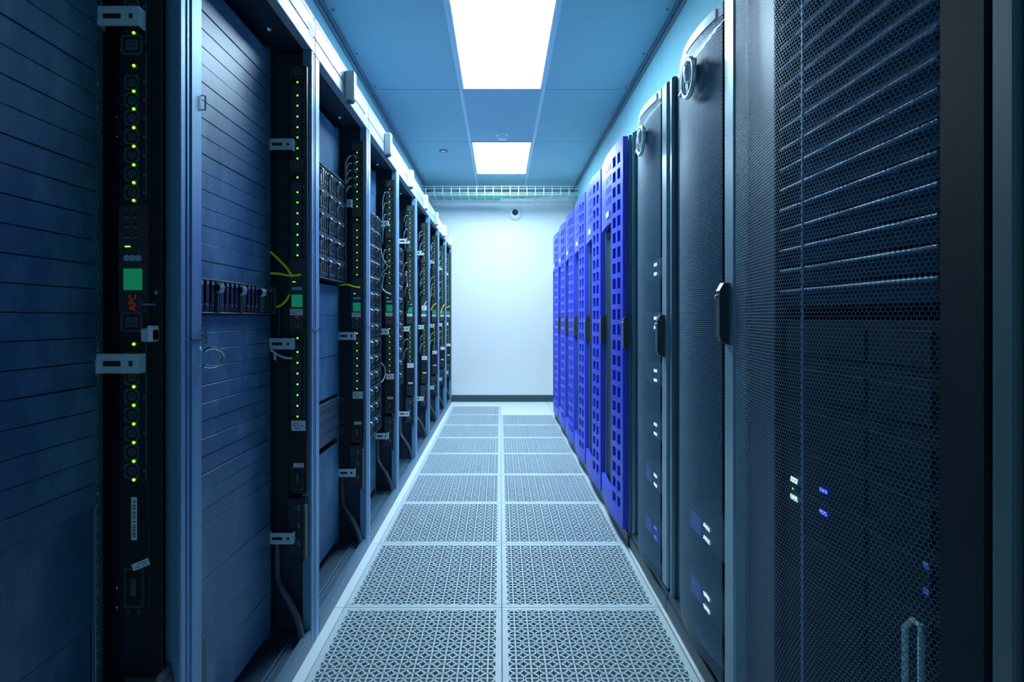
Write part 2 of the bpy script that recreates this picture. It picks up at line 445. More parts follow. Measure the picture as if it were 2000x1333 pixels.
def panels(root, u0, u1, step=1, depth=0.0):
    u = u0
    while u < u1:
        st = min(step, u1-u)
        j = random.uniform(-.0012, .0012)
        obj('blanking_panel', blank(st, depth), root, (j, random.uniform(-.001, .001), ZU+U*u), (0, 0, random.uniform(-.003, .003)))
        u += st
racks = []
RLOOK = ['with smooth dark panels up to the top', 'with one row of drives between blank panels', 'with five drive shelves and looping white cords',
         'packed with a full column of drives', 'with drives and a black cable loop', 'with a pale square tag on its power strip',
         'with a short yellow cable', 'with a yellow cable and a hanging tag', 'beside the white end wall']
for k in range(NR):
    y0 = Y0+PITCH*k
    lab = ('%s open server rack on the left ' % ORD[k])+RLOOK[k]
    t = thing('server_rack', lab, 'server rack', (LX, y0, 0), 'open racks along the left side')
    racks.append(t)
    obj('post', me_post_n, t); obj('post', me_post_f, t); obj('header', me_head, t); obj('roof', me_roof, t)
    obj('side_sheet', me_side, t); obj('back_sheet', me_back, t); obj('base_plate', me_base, t)
    if k == 0: obj('side_sheet', me_side_n, t)
    obj('sill', me_sill, t); obj('base_ridge', me_ridge, t); obj('mounting_rail', me_rail, t); obj('mounting_rail', me_rail_n, t)
    if k < 3: obj('unit_marks', me_tick, t)
    obj('door_sensor', me_sens, t, (0, .338, 1.992), label='white door sensor box')
    obj('header_label', MB().box(0, .0006, .655, .70, 2.035, 2.085).mesh('header_label', 'paper'), t, label='white sticker')
    for q in PILLS: obj('cable_slot', q, t)
    for z in (1.515, 1.475, .555, .515):
        obj('screw', me_screw, t, (PX-.04, .7215, z))
    for x, y in ((-.09, .25), (-.09, .55)): obj('roof_bolt', me_bolt, t, (x, y, 2.004))
    for z in (1.664, 1.02, .396) if k != 1 else (1.664, 1.02, .392):
        if k == 2: z = {1.664: 1.63, 1.02: 1.02, .396: .39}[z]
        if k == 2 and z == 1.63:
            obj('mounting_bracket', me_brk, t, (PX+.012, .617, z), (0, 0, 0)).scale = (.62, 1, 1)
        else:
            obj('mounting_bracket', me_brk, t, (PX-.002, .617, z))
    tie = MB().tube([(.003, -.048, 1.062), (.003, -.02, 1.060), (.003, .004, 1.066), (-.03, .006, 1.064)], .0022, 6, 4).tube([(.003, .684, 1.064), (.003, .70, 1.061), (.003, .722, 1.066)], .0022, 6, 4)
    if k in (1, 2, 3): obj('cable_tie', tie.mesh('cable_tie', 'bcord'), t)
    # contents
    if k == 0:
        panels(t, 15, 42); panels(t, 0, 15, 5, -.012)
        b = MB()
        for n in range(1, 43):
            vs, fs = text_data(str(n), .0105)
            b.add([(PX-.0018, .6155+p[0]*.8, ZU+U*(n-.5)+p[1]) for p in vs], fs)
        obj('unit_numbers', b.mesh('unit_numbers', 'paper'), t)
        b = MB(); b.box(-.056, -.018, .652, .656, .05, 2.0)
        obj('lock_plate', b.mesh('lock_plate', 'dark'), t)
        for x in (-.045, -.028): obj('screw', me_screw, t, (x, .652, 1.153))
        b = MB().box(-.045, -.022, .63, .652, 1.06, 1.085, .003).box(-.026, -.022, .62, .652, 1.06, 1.09, .001)
        obj('door_catch', b.mesh('door_catch', 'zinc'), t)
        obj('door_catch', MB().box(-.052, -.025, .645, .652, 1.128, 1.132, .001).mesh('door_catch', 'chrome'), t)
    elif k == 1:
        panels(t, 25, 42); panels(t, 14, 23); panels(t, 11, 14, 1, .001); panels(t, 5, 11, 3, .001); panels(t, 0, 5, 3, .001)
        lp = MB().tube([(.004, .0, 1.035), (.012, .012, 1.04), (.022, .03, 1.034), (.026, .04, 1.020), (.022, .03, 1.006), (.012, .012, 1.0), (.004, .0, 1.004)], .0034, 8, 5)
        obj('latch_loop', lp.mesh('latch_loop', 'chrome', True), t, label='bright chrome latch loop')
        lp = MB().tube([(-.002, -.002, 1.085), (.006, .004, 1.084), (.006, .004, 1.05), (-.002, -.002, 1.049)], .002, 6, 1)
        obj('latch_staple', lp.mesh('latch_staple', 'rail'), t)
        lp = MB().tube([(-.002, -.002, 1.575), (.005, .003, 1.575), (.005, .003, 1.545), (-.002, -.002, 1.545)], .0018, 6, 1)
        obj('latch_staple', lp.mesh('latch_staple', 'rail'), t)
        b = MB().box(-.03, -.006, .004, .030, .02, .42, .002)
        obj('cable_cover', b.mesh('cable_cover', 'black2'), t)
    elif k == 2:
        panels(t, 37, 42, 5); panels(t, 15, 26, 4); panels(t, 0, 10, 4)
    elif k == 3:
        panels(t, 36, 42, 3); panels(t, 0, 8, 4)
    elif k == 4:
        panels(t, 34, 42, 4); panels(t, 0, 12, 4)
    else:
        panels(t, 32, 42, 5); panels(t, 0, 16, 4)

# ------------------------------------------------------------------ power strips
PW = .060
def outlet_mesh():
    b = MB()
    b.frame(oct2(0, 0, .029, .0285, .004), oct2(0, 0, .0235, .023, .006), 'y', -.0022, 0)
    b.prism(oct2(0, 0, .0165, .0155, .005), 'y', -.0014, 0)
    b.prism(oct2(0, 0, .0235, .023, .006), 'y', -.0003, 0, m=1)
    for x, z in ((-.0042, -.001), (.0042, -.001), (0, .003)): b.box(x-.0009, x+.0009, -.0016, -.0013, z-.0025, z+.0025, m=1)
    return b.mesh('outlet', ['outl', 'black'])
def c19_mesh():
    b = MB()
    b.frame(oct2(0, 0, .041, .038, .004), oct2(0, 0, .033, .030, .003), 'y', -.004, 0)
    b.prism(oct2(0, 0, .033, .030, .003), 'y', -.0004, 0, m=1)
    b.prism(oct2(0, 0, .024, .021, .002), 'y', -.003, 0)
    for x, z in ((-.005, -.003), (.005, -.003), (0, .005)): b.box(x-.003, x+.003, -.0032, -.0029, z-.001, z+.001, m=1)
    return b.mesh('large_outlet', ['outl', 'black'])
me_out = outlet_mesh(); me_c19 = c19_mesh()
me_led = MB().lathe((0, 0, 0), 'y', [(.0031, 0), (.0029, -.0013), (.0016, -.0022)], 8).mesh('status_light', 'led', True)
me_btn = MB().frame([(.006*math.cos(2*math.pi*i/12), .006*math.sin(2*math.pi*i/12)) for i in range(12)], [(.0036*math.cos(2*math.pi*i/12), .0036*math.sin(2*math.pi*i/12)) for i in range(12)], 'y', -.002, 0).cyl((0, -.0012, 0), 'y', .0036, .0012, 12, m=0).mesh('button', 'button')
b = MB().frame(oct2(0, 0, .013, .012, .001), oct2(0, 0, .010, .009, .001), 'y', -.0015, 0).box(-.005, .005, -.0004, 0, -.0045, .0045, m=1).box(-.003, .003, -.001, 0, -.0045, -.002, m=2)
me_port = b.mesh('network_port', ['outl', 'black', 'grey'])
me_lcd = MB().box(-.018, .018, -.0012, 0, -.0205, .0205, .0008).mesh('display', 'lcd')
def label_mesh(w, h, lines):
    b = MB().box(-w/2, w/2, -.0008, 0, -h/2, h/2)
    for k, segs in enumerate(lines):
        z = h/2-h*(k+1)/(len(lines)+1)
        for a, c in segs: b.box(-w/2+w*a, -w/2+w*c, -.0010, -.0007, z-h*.05, z+h*.05, m=1)
    return b.mesh('label', ['paper', 'ink'])
me_l1 = label_mesh(.042, .021, [[(.12, .32), (.4, .9)], [(.1, .5), (.7, .85)]])
me_l2 = label_mesh(.047, .034, [[(.2, .35), (.42, .5)], [(.1, .3), (.4, .55), (.65, .85)], [(.25, .6)]])
me_l3 = label_mesh(.034, .013, [[(.3, .9)], [(.1, .4), (.55, .9)]])
me_l4 = MB().box(-.006, .006, -.0008, 0, -.041, .041).mesh('label', 'paper')
b = MB().box(-.0055, .0055, -.0008, 0, -.041, .041)
zz = .034
while zz > -.036:
    h = random.uniform(.002, .0045); b.box(-.0025, .003, -.0011, -.0007, zz-h, zz, m=1); zz -= h+random.choice((.0012, .0014, .004))
me_l4 = b.mesh('label', ['paper', 'ink'])
me_body = MB().box(-PW/2, PW/2, 0, .024, zr(965), zr(128), .002).mesh('housing', 'black')
me_mod = MB().box(-PW/2+.001, PW/2-.003, -.0022, 0, zr(626), zr(505), .001).mesh('control_module', 'black2')
b = MB().box(PW/2-.008, PW/2-.007, -.0006, 0, zr(498), zr(330)).box(PW/2-.008, PW/2-.007, -.0006, 0, zr(322), zr(135)).box(PW/2-.008, PW/2-.007, -.0006, 0, zr(814), zr(648)).box(PW/2-.014, PW/2-.007, -.0006, 0, zr(814)-.001, zr(814)).box(PW/2-.014, PW/2-.007, -.0006, 0, zr(648), zr(648)+.001)
for py in (177, 197, 217, 238, 259, 280, 302, 365, 385, 406, 427, 448, 470, 490, 678, 721, 762, 804):
    b.box(PW/2-.013, PW/2-.0095, -.0006, 0, zr(py)-.002, zr(py)+.002)
me_line = b.mesh('printed_marks', 'grey')
b = MB().frame([(-.018, zr(958)), (.018, zr(958)), (.018, zr(914)), (-.018, zr(914))], [(-.016, zr(956)), (.016, zr(956)), (.016, zr(916)), (-.016, zr(916))], 'y', -.002, 0)
b.box(-.006, .004, -.003, 0, zr(945), zr(925), .001).box(-.016, .016, -.0006, 0, zr(956), zr(916), m=1).cyl((-.01, -.002, zr(962)), 'y', .003, .002, 8).cyl((.01, -.002, zr(962)), 'y', .003, .002, 8)
me_brkr = b.mesh('circuit_breaker', ['outl', 'black'])
apc_v, apc_f = text_data('APC', .017)
b = MB(); b.add([(-p[1]*1.15, -.0004, p[0]) for p in apc_v], apc_f)
b.box(.012, .0128, -.0004, 0, -.016, .01, m=1).box(.0165, .0172, -.0004, 0, -.006, .008, m=1)
me_logo = b.mesh('maker_mark', ['redp', 'grey'])
OUTS = [177, 197, 217, 238, 259, 280, 301, 366, 386, 406, 427, 448, 469, 490, 678, 699, 720, 741, 762, 783, 804]
LEDS = [161, 187, 207, 228, 249, 269, 290, 310, 347, 376, 396, 417, 438, 459, 479, 499, 661, 688, 709, 730, 751, 772, 793, 814]
me_pm = MB()
me_pm.box(-.036, .026, 0, .05, zr(1085), zr(975), .003)
me_pm.box(.018, .030, -.02, .05, zr(1095), zr(985), .004)
me_pm = me_pm.mesh('module_housing', 'black2')
b = MB()
for z in (zr(993), zr(1028), zr(1062)):
    for x, dz in ((.0, .006), (.006, .002), (.0, -.003), (.005, -.008)): b.box(x-.002, x+.002, -.001, 0, z+dz-.0018, z+dz+.0018, m=0)
    b.box(-.022, -.010, -.001, 0, z-.006, z+.006, m=1); b.box(-.017, -.0155, -.0012, 0, z-.006, z+.006, m=2)
me_sock = b.mesh('socket_marks', ['button', 'outl', 'black'])
YP = .660
for k in range(NR):
    y0 = Y0+PITCH*k
    x = -.668 if k else -.697
    dz = .018 if k == 0 else (-.006 if k == 2 else 0)
    t = thing('power_strip', 'black vertical power strip with green lights in the %s rack on the left' % ORD[k], 'power strip', (x, y0+YP-(0 if k else .012), dz), 'power strips in the left racks')
    obj('housing', me_body, t); obj('control_module', me_mod, t, label='control module')
    mod = [c for c in t.children if c.name.startswith('control_module')][0] if False else None
    obj('printed_marks', me_line, t)
    for py in OUTS: obj('outlet', me_out, t, (-.004, 0, zr(py)))
    for py in (142, 324, 636): obj('large_outlet', me_c19, t, (-.003, 0, zr(py)))
    for py in LEDS: obj('status_light', me_led, t, (.0, -.0012, zr(py)), label='glowing green light')
    if k < 5:
        for x_, py in ((-.012, 516), (.004, 516), (-.012, 527), (.004, 527), (-.012, 539), (.004, 539)): obj('network_port', me_port, t, (x_, -.0022, zr(py)))
        for x_ in (-.012, -.001, .010): obj('button', me_btn, t, (x_, -.0022, zr(564)))
        obj('status_light', MB().box(-.006, .004, -.001, 0, -.0012, .0012).mesh('small_light', 'led'), t, (-.010, -.0022, zr(551)))
    obj('display', me_lcd, t, (-.001, -.0022, zr(588)), label='green screen')
    obj('circuit_breaker', me_brkr, t)
    obj('maker_mark', me_logo, t, (-.001, -.0024, zr(614)), label='red lettering')
    if k == 0:
        obj('label', me_l4, t, (.000, -.0001, zr(935)+.13), label='tall white sticker with dark lettering')
        obj('label', me_l3, t, (.014, -.0021, zr(1010)+.17), (0, R(-22), 0), label='small tilted white sticker')
    else:
        obj('label', me_l1, t, (-.003, -.0026, zr(610)), label='white sticker')
        obj('label', me_l2, t, (.003, -.0001, zr(832)), label='white square sticker')
        obj('label', me_l3, t, (.004, -.0021, zr(909)), label='small white sticker')
    if k == 5:
        obj('label', MB().box(-.02, .024, -.012, -.010, -.022, .022).mesh('label', 'paper'), t, (0, 0, zr(572)), label='pale violet tag')
    m = thing('power_module', 'black power module with rows of small sockets low in the %s rack' % ORD[k], 'power module', (x if k else -.672, y0+YP+.004-(0 if k else .03), 0 if k else -.08), 'power modules low in the left racks')
    obj('module_housing', me_pm, m); obj('socket_marks', me_sock, m)

# ------------------------------------------------------------------ drive shelves and servers
def carrier_mesh():
    b = MB(); p = .0255; h = 2*U-.012
    b.box(0, .010, .0012, p-.0012, 0, h, .0015)
    b.box(.010, .0125, .004, p-.006, h*.30, h*.92, .001, m=0)
    b.box(.010, .0135, .006, p-.008, h*.86, h*.99, .001, m=1)
    b.cyl((.010, p*.5, h*.22), 'x', .0028, .0022, 8, m=1)
    for q in range(3): b.box(.010, .0112, .005, p-.005, h*(.04+.05*q), h*(.06+.05*q), m=0)
    return b.mesh('drive_carrier', ['carrier', 'latch'])
def latch_mesh():
    b = MB(); p = .011; h = 2*U-.012
    b.box(0, .016, .001, p-.001, 0, h*.66, .002, m=0)
    b.tube([(.012, p/2, h*.64), (.022, p/2, h*.74), (.022, p/2, h*.86), (.010, p/2, h*.96)], .0042, 8, 4, m=1)
    return b.mesh('latch_column', ['server', 'latch'], True)
me_car = carrier_mesh(); me_lat = latch_mesh()
def shelf_mesh():
    b = MB(); h = 2*U
    b.box(-.35, -.001, .118, .612, .001, h-.001)
    b.box(-.006, .013, .112, .618, h-.005, h-.001, .001)
    b.box(-.006, .013, .112, .618, .001, .005, .001)
    b.box(-.006, .015, .606, .620, .001, h-.001, .003)
    b.box(-.006, .015, .110, .122, .001, h-.001, .003)
    return b.mesh('shelf_chassis', 'rackin')
me_shelf = shelf_mesh()
b = MB(); b.add(*[[], []])
for c in range(16):
    yy = .124+c*.030
    for (src, off) in ((me_car, 0.0),):
        vs = [(v.co.x, v.co.y+yy, v.co.z+.006) for v in src.vertices]
        for p in src.polygons: pass
        base = len(b.v); b.v += vs
        for p in src.polygons:
            b.f.append(tuple(i+base for i in p.vertices)); b.mi.append(p.material_index)
    if c % 4 == 0:
        base = len(b.v); b.v += [(v.co.x, v.co.y+yy-.009, v.co.z+.006) for v in me_lat.vertices]
        for p in me_lat.polygons:
            b.f.append(tuple(i+base for i in p.vertices)); b.mi.append(1 if p.material_index else 0)
me_bank = b.mesh('drive_bank', ['carrier', 'latch'])
def drive_shelf(k, u, depth, label, group, detail, layout=None):
    y0 = Y0+PITCH*k
    t = thing('drive_shelf', label, 'drive shelf', (LX+PX+depth, y0, ZU+U*u), group)
    obj('shelf_chassis', me_shelf, t)
    if not detail:
        obj('drive_bank', me_bank, t); return
    y = .125
    for item in layout:
        if item == 'L': obj('latch_column', me_lat, t, (0, y, .006)); y += .0115
        else: obj('drive_carrier', me_car, t, (0, y, .006)); y += .0260
drive_shelf(1, 23, .006, 'single row of black drives with bright latches in the second rack', 'drive shelves in the left racks', True, 'LCCCCLLCCCCLLCCCCLLCCCC')
for q, w in enumerate(('bottom', 'second from bottom', 'middle', 'second from top', 'top')):
    drive_shelf(2, 26.3+2*q, .022, '%s one of five black drive shelves stacked in the third rack' % w, 'drive shelves in the left racks', True, 'LCCCCLCCCCLCCCCLCCCC')
for q in range(14):
    drive_shelf(3, 8+2*q, .018, '%s drive shelf from the bottom in the full column of the fourth rack' % NTH[q], 'drive shelves of the fourth rack', False)
for q in range(11):
    drive_shelf(4, 12+2*q, .018, '%s drive shelf from the bottom in the column of the fifth rack' % NTH[q], 'drive shelves of the fifth rack', False)
for k in range(5, 9):
    for q in range(8):
        drive_shelf(k, 16+2*q, .012, '%s drive shelf from the bottom in the %s rack on the left' % (NTH[q], ORD[k]), 'drive shelves of the %s rack' % ORD[k], False)
b = MB().box(-.5, .004, .118, .612, .001, U-.001, .002).box(.004, .008, .585, .605, .008, U-.008, .002).box(.004, .006, .14, .57, U*.4, U*.6, .001)
b.box(.004, .02, .120, .13, .006, U-.006, .002)
me_srv = b.mesh('server_case', 'server')
me_ear = MB().tube([(.004, .598, .008), (.022, .598, .010), (.022, .598, U-.010), (.004, .598, U-.008)], .003, 6, 1).mesh('ear_handle', 'rackin')
for q, w in enumerate(('lowest', 'second lowest', 'second highest', 'highest')):
    t = thing('rack_server', '%s of four flat dark servers low in the third rack' % w, 'server', (LX+PX+.004, Y0+PITCH*2, ZU+U*(10.7+q)), 'flat servers in the third rack')
    obj('server_case', me_srv, t); obj('ear_handle', me_ear, t)
t = thing('cable_arm', 'thin dark cable arm jutting out above the drive shelves of the third rack', 'cable tray', (LX+PX, Y0+PITCH*2, ZU+U*36.5))  # cable arm of the third rack, not a shelf
obj('arm', MB().box(-.2, .03, .12, .64, 0, .006, .002).mesh('arm', 'rackin'), t); obj('arm_lip', MB().box(.026, .032, .40, .66, .0, .010, .002).mesh('arm_lip', 'server'), t)

# ------------------------------------------------------------------ cables
def cable(name, pts, r, m, label, group=None, plug=None, n=8, sub=6, cat='cable'):
    b = MB().tube(pts, r, n, sub)
    me = b.mesh(name, m, True)
    if not plug: return tag(obj(name, me), label, cat, group)
    t = thing(name, label, cat, pts[-1], group)
    obj('cord', me, t, (-pts[-1][0], -pts[-1][1], -pts[-1][2]))
    pb = MB().box(-.009, .009, -.030, -.002, -.007, .007, .003)
    obj('plug', pb.mesh('plug', plug), t)
    return t
def P(px, py, Y): return ((px-977)*Y/F, Y, CH+(620-py)*Y/F)
y1 = Y0+PITCH
cable('network_cable', [P(528, 492, 1.80), P(545, 508, 1.80), P(560, 524, 1.81), P(571, 541, 1.82)], .0042, 'yellow', 'thick yellow cable slanting down beside the second rack power strip', 'yellow network cables', cat='network cable')
cable('network_cable', [P(528, 534, 1.79), P(545, 535, 1.80), P(562, 538, 1.82), P(578, 538, 1.825), P(587, 536, 1.834)], .0040, 'yellow', 'level yellow cable plugged into the second rack power strip', 'yellow network cables', cat='network cable')
cable('network_cable', [P(538, 600, 1.82), P(548, 597, 1.82), P(558, 588, 1.82), P(565, 576, 1.83)], .0040, 'yellow', 'short yellow cable curving up to the green screen of the second rack', 'yellow network cables', cat='network cable')
cable('network_cable', [P(664, 557, 2.56), P(678, 556, 2.57), P(690, 560, 2.58), P(703, 562, 2.596)], .0042, 'yellow', 'yellow cable plugged into the third rack power strip', 'yellow network cables', cat='network cable')
cable('power_cord', [P(528, 684, 1.79), P(540, 692, 1.80), P(556, 699, 1.81), P(570, 700, 1.815), P(582, 697, 1.832)], .0036, 'wcord', 'pale cord with a black plug in the lower outlet of the second rack', None, 'black2', cat='cord')
tag(obj('cable_tag', MB().box(-.004, .004, -.001, .001, -.012, .012, .0008).mesh('cable_tag', 'paper'), None, P(537, 697, 1.795)), 'small white paper tag hanging on the pale cord of second rack', 'cable tag')
cable('thin_cable', [P(536, 552, 1.86), P(546, 575, 1.85), P(540, 590, 1.84), P(546, 610, 1.84), P(544, 650, 1.86), P(540, 690, 1.88)], .0028, 'gcord', 'thin dark cable running down beside the drives of the second rack', cat='cable')
SAG = ['nearest', 'second', 'third', 'fourth', 'fifth', 'sixth', 'seventh', 'eighth', 'last']
for k in range(1, NR):
    y0 = Y0+PITCH*k
    cable('power_feed', [(-.748, y0+.690, .36), (-.742, y0+.675, .25), (-.722, y0+.655, .215), (-.690, y0+.648, .170), (-.662, y0+.645, .110), (-.650, y0+.643, .053)], .011, 'gcord',
          'thick grey feed cable curving to the base of the %s rack' % ORD[k], 'grey feed cables', n=10, cat='cable')
def cord(k, pz, sag, reach, r, m, label, group):
    y0 = Y0+PITCH*k+YP
    x = -.672
    p = [(x-reach, y0+.012, pz-sag), (x-reach*.9, y0-.01, pz-sag*.5), (x-reach*.55, y0-.025, pz+.004), (x-.012, y0-.028, pz+.006), (x, y0-.022, pz)]
    cable('power_cord', p, r, m, label, group, 'black2', n=6, sub=4, cat='cord')
for q_, py in enumerate((180, 199, 219, 240, 262)):
    cord(2, zr(py)-.006, .05, .052, .0036, 'wcord', 'white looping power cord, %s from the top, in the third rack' % NTH[q_], 'white cords of the third rack')
for q_, py in enumerate((182, 220, 260, 300, 386, 427, 469)):
    cord(3, zr(py), .10, .040, .0030, 'wcord', 'thin pale power cord, %s from the top, in the fourth rack' % NTH[q_], 'pale cords of the fourth rack')
for k in range(4, 9):
    for q_, py in enumerate((180, 199, 240, 280, 386, 427, 448, 490, 720, 762)):
        cord(k, zr(py), random.uniform(.03, .09), random.uniform(.028, .045), .0034, 'wcord', 'thin pale power cord, %s from the top, in the %s rack on the left' % (NTH[q_], ORD[k]), 'pale cords of the %s rack' % ORD[k])
def PK(k, px, py, dy=.64): return P(px, py, Y0+PITCH*k+dy)
cable('data_cable', [PK(3, 741, 455, .62), PK(3, 743, 480, .62), PK(3, 748, 505), PK(3, 756, 520), PK(3, 748, 532), PK(3, 741, 548)], .0030, 'wcord', 'thin pale cable bending past the fourth rack power strip', cat='cable')
cable('data_cable', [PK(3, 742, 548), PK(3, 746, 562), PK(3, 754, 571), PK(3, 764, 575, .65)], .0036, 'wcord', 'white cable swooping to the screen of the fourth rack', cat='cable')
tag(obj('cable_loop', MB().tube([(-.74+.028*math.cos(a)+.02, Y0+PITCH*3+.60+.05*math.cos(a), .775+.062*math.sin(a)) for a in np.linspace(0, 2*math.pi, 13)[:-1]], .0028, 6, 3, True).mesh('cable_loop', 'wcord', True)), 'loose round cable loop in front of the fourth rack drives', 'cable')
cable('data_cable', [PK(4, 786, 500), PK(4, 790, 540), PK(4, 797, 570), PK(4, 800, 590), PK(4, 796, 605), PK(4, 790, 612)], .005, 'bcord', 'black cable loop hanging in the fifth rack', cat='cable')
cable('data_cable', [PK(4, 793, 530), PK(4, 796, 560), PK(4, 801, 585, .652)], .0036, 'wcord', 'white cable dropping to the fifth rack power strip screen', cat='cable')
cable('data_cable', [PK(5, 826, 604), PK(5, 829, 596), PK(5, 833, 589, .652)], .005, 'wcord', 'short white cable above the pale tag in the sixth rack', cat='cable')
for k, a in ((6, [(842, 606), (846, 598), (852, 593)]), (7, [(860, 612), (864, 602), (868, 595)]), (8, [(873, 601), (876, 600), (879, 598)])):
    cable('network_cable', [PK(k, *q) for q in a], .006, 'yellow', 'short yellow cable at the power strip of the %s rack' % ORD[k], 'yellow network cables', cat='network cable')
tag(obj('cable_tag', MB().box(-.010, .010, -.001, .001, -.016, .016, .001).mesh('cable_tag', 'paper'), None, PK(7, 866, 681, .63)), 'white tag hanging in the eighth rack', 'cable tag')

# ------------------------------------------------------------------ right row: mesh door cabinets
def curve_fn(pts):
    ys = np.array([p[0] for p in pts]); xs = np.array([p[1] for p in pts])
    return lambda y: np.interp(y, ys, xs)
def perforated(name, segs, z0, z1, pitch, hole, m):
    """segs: list of (y, x) outline in plan (dense); a sheet with hexagonal holes"""
    ys = np.array([p[0] for p in segs]); xs = np.array([p[1] for p in segs])
    s = np.concatenate([[0], np.cumsum(np.hypot(np.diff(ys), np.diff(xs)))])
    L = s[-1]; w = pitch; rr = pitch/math.sqrt(3); hz = 1.5*rr
    nu = int(L/w); nz = int((z1-z0)/hz)
    w = L/(nu+.5); sz = (z1-z0)/(nz*1.5+.5)/rr
    a = np.arange(6)*math.pi/3+math.pi/6
    ox = np.cos(a)*w/math.sqrt(3); oz = np.sin(a)*rr*sz
    I, J = np.meshgrid(np.arange(nu), np.arange(nz))
    I = I.ravel(); J = J.ravel()
    cu = w*(I+.5+.5*(J % 2)); cz = z0+rr*sz*(1+1.5*J)
    U_ = np.concatenate([cu[:, None]+ox, cu[:, None]+ox*hole], 1)
    Z_ = np.concatenate([cz[:, None]+oz, cz[:, None]+oz*hole], 1)
    Y_ = np.interp(U_, s, ys); X_ = np.interp(U_, s, xs)
    V = np.stack([X_, Y_, Z_], -1).reshape(-1, 3)
    n = len(cu); base = (np.arange(n)*12)[:, None, None]
    k = np.arange(6); q = np.stack([k, (k+1) % 6, 6+(k+1) % 6, 6+k], 1)[None]
    Fq = (base+q).reshape(-1)
    me = bpy.data.meshes.new(name)
    me.vertices.add(len(V)); me.vertices.foreach_set('co', V.ravel())
    nf = n*6
    me.loops.add(nf*4); me.loops.foreach_set('vertex_index', Fq.astype(np.int32))
    me.polygons.add(nf)
    me.polygons.foreach_set('loop_start', np.arange(nf, dtype=np.int32)*4)
    me.update(calc_edges=True); me.validate()
    me.materials.append(M[m])
    return me
def strip_sheet(segs, z0, z1, t, m, name):
    """solid curved sheet following a plan outline, thickness t towards +x"""
    b = MB(); n = len(segs); vs = []
    for (y, x) in segs: vs += [(x, y, z0), (x, y, z1), (x+t, y, z0), (x+t, y, z1)]
    fs = []
    for i in range(n-1):
        a = 4*i; c = a+4
        fs += [(a, a+1, c+1, c), (a+2, c+2, c+3, a+3), (a+1, a+3, c+3, c+1), (a, c, c+2, a+2)]
    fs += [(0, 2, 3, 1), (4*n-4, 4*n-3, 4*n-1, 4*n-2)]
    return b.add(vs, fs).mesh(name, m, True)
def handle_parts(door, y, x, z0, z1):
    h = z1-z0
    b = MB().prism([(x-.024, z0+.012), (x-.028, z0+.03), (x-.028, z1-.022), (x-.016, z1), (x, z1), (x, z0)], 'y', y-.013, y+.013)
    hd = obj('door_handle', b.mesh('door_handle', 'black2'), door, label='black swing handle')
    b = MB().lathe((x-.028, y+.006, z1-.038), 'x', [(.006, .002), (.006, -.003), (.003, -.005)], 10).lathe((x-.024, y+.010, z0+.028), 'x', [(.0055, .002), (.0055, -.002), (.003, -.004)], 10)
    obj('lock', b.mesh('lock', 'chrome', True), door, label='chrome lock')
def arc(y0, y1, x0, x1, bulge, n=24, skew=1.0):
    out = []
    for i in range(n+1):
        t = i/n; out.append((y0+(y1-y0)*t, x0+(x1-x0)*t-bulge*math.sin(math.pi*t**skew)))
    return out
CW = .60
DX = .632
plan = arc(.075, .515, .622, .642, .030, 28, 1.0)
me_mesh1 = perforated('door_mesh', plan, .12, 1.955, .0072, .63, 'mesh')
me_cap1 = strip_sheet(plan, 1.955, 1.992, .02, 'arch', 'door_cap')
me_capplate = strip_sheet([(p[0], p[1]-.003) for p in plan if .10 < p[0] < .33], 1.960, 1.986, .004, 'white', 'cap_plate')
me_kick1 = strip_sheet(plan, .085, .12, .02, 'cab', 'door_kick')
b = MB().box(DX-.008, DX+.03, .005, .072, .085, 1.992, .006)
me_stile = b.mesh('door_stile', 'doorf')
b = MB().box(DX+.012, DX+.04, .517, .548, .06, 1.985, .002)
me_gapst = b.mesh('far_recess', 'cab')
b = MB().box(DX-.004, DX+.04, .552, .585, .05, 1.99, .008)
me_cpost = b.mesh('cabinet_post', 'cabp')
b = MB()
b.box(DX+.04, 1.60, .0, .012, .05, 2.0).box(DX+.04, 1.60, .585, .597, .05, 2.0).box(1.58, 1.60, .012, .585, .05, 2.0).box(DX+.04, 1.60, .0, .597, 2.0, 2.01).box(DX+.02, 1.60, .0, .597, .03, .06)
me_carc = b.mesh('cabinet_body', 'cab')
b = MB().box(DX-.012, DX+.04, .0, .597, .0, .055, .003).box(DX-.006, DX+.03, .0, .597, .055, .082, .003)
me_plinth = b.mesh('plinth', 'cab')
b = MB()
b.box(DX+.1, DX+.12, .075, .515, .06, 2.0); me_inner = b.mesh('inner_front', 'dark')
def emblem():
    b = MB(); r = .056
    b.tube([(0, r*.92*math.cos(a), r*math.sin(a)) for a in np.linspace(0, 2*math.pi, 25)[:-1]], .0075, 10, 1, True)
    return b.mesh('emblem_ring', 'badge', True)
me_ering = emblem()
b = MB().lathe((0.004, 0, 0), 'z', [(.004, -.040), (.008, -.036), (.008, -.016), (.015, -.012), (.020, .012), (.018, .034), (.010, .046), (.003, .049)], 14)
me_ecore = b.mesh('emblem_core', 'badge', True)
me_etab = [MB().tube([(0, q*.052, -q*.020), (-.004, q*.066, -q*.030)], .0068, 8, 1).mesh('emblem_tab', 'badge', True) for q in (-1, 1)]+[MB().box(0, .018, -.006, .006, -.006, .006, .001).mesh('emblem_stem', 'badge')]
def indicator_or_glow(t, y, z, m, x, w=.022, h=.011, label=None):
    b = MB().box(-.0012, 0, -w/2, w/2, -h/2, h/2, .0006)
    obj('indicator_light_or_glow', b.mesh('indicator_light_or_glow', m), t, (x, y, z), label=label)
R_Y = {1: 1.485, 2: 2.085}
me_gear = MB().box(0, .5, .085, .50, .002, 2*U-.002, .002).box(-.004, 0, .10, .485, .012, 2*U-.012, .002).mesh('gear_case', 'rackin')
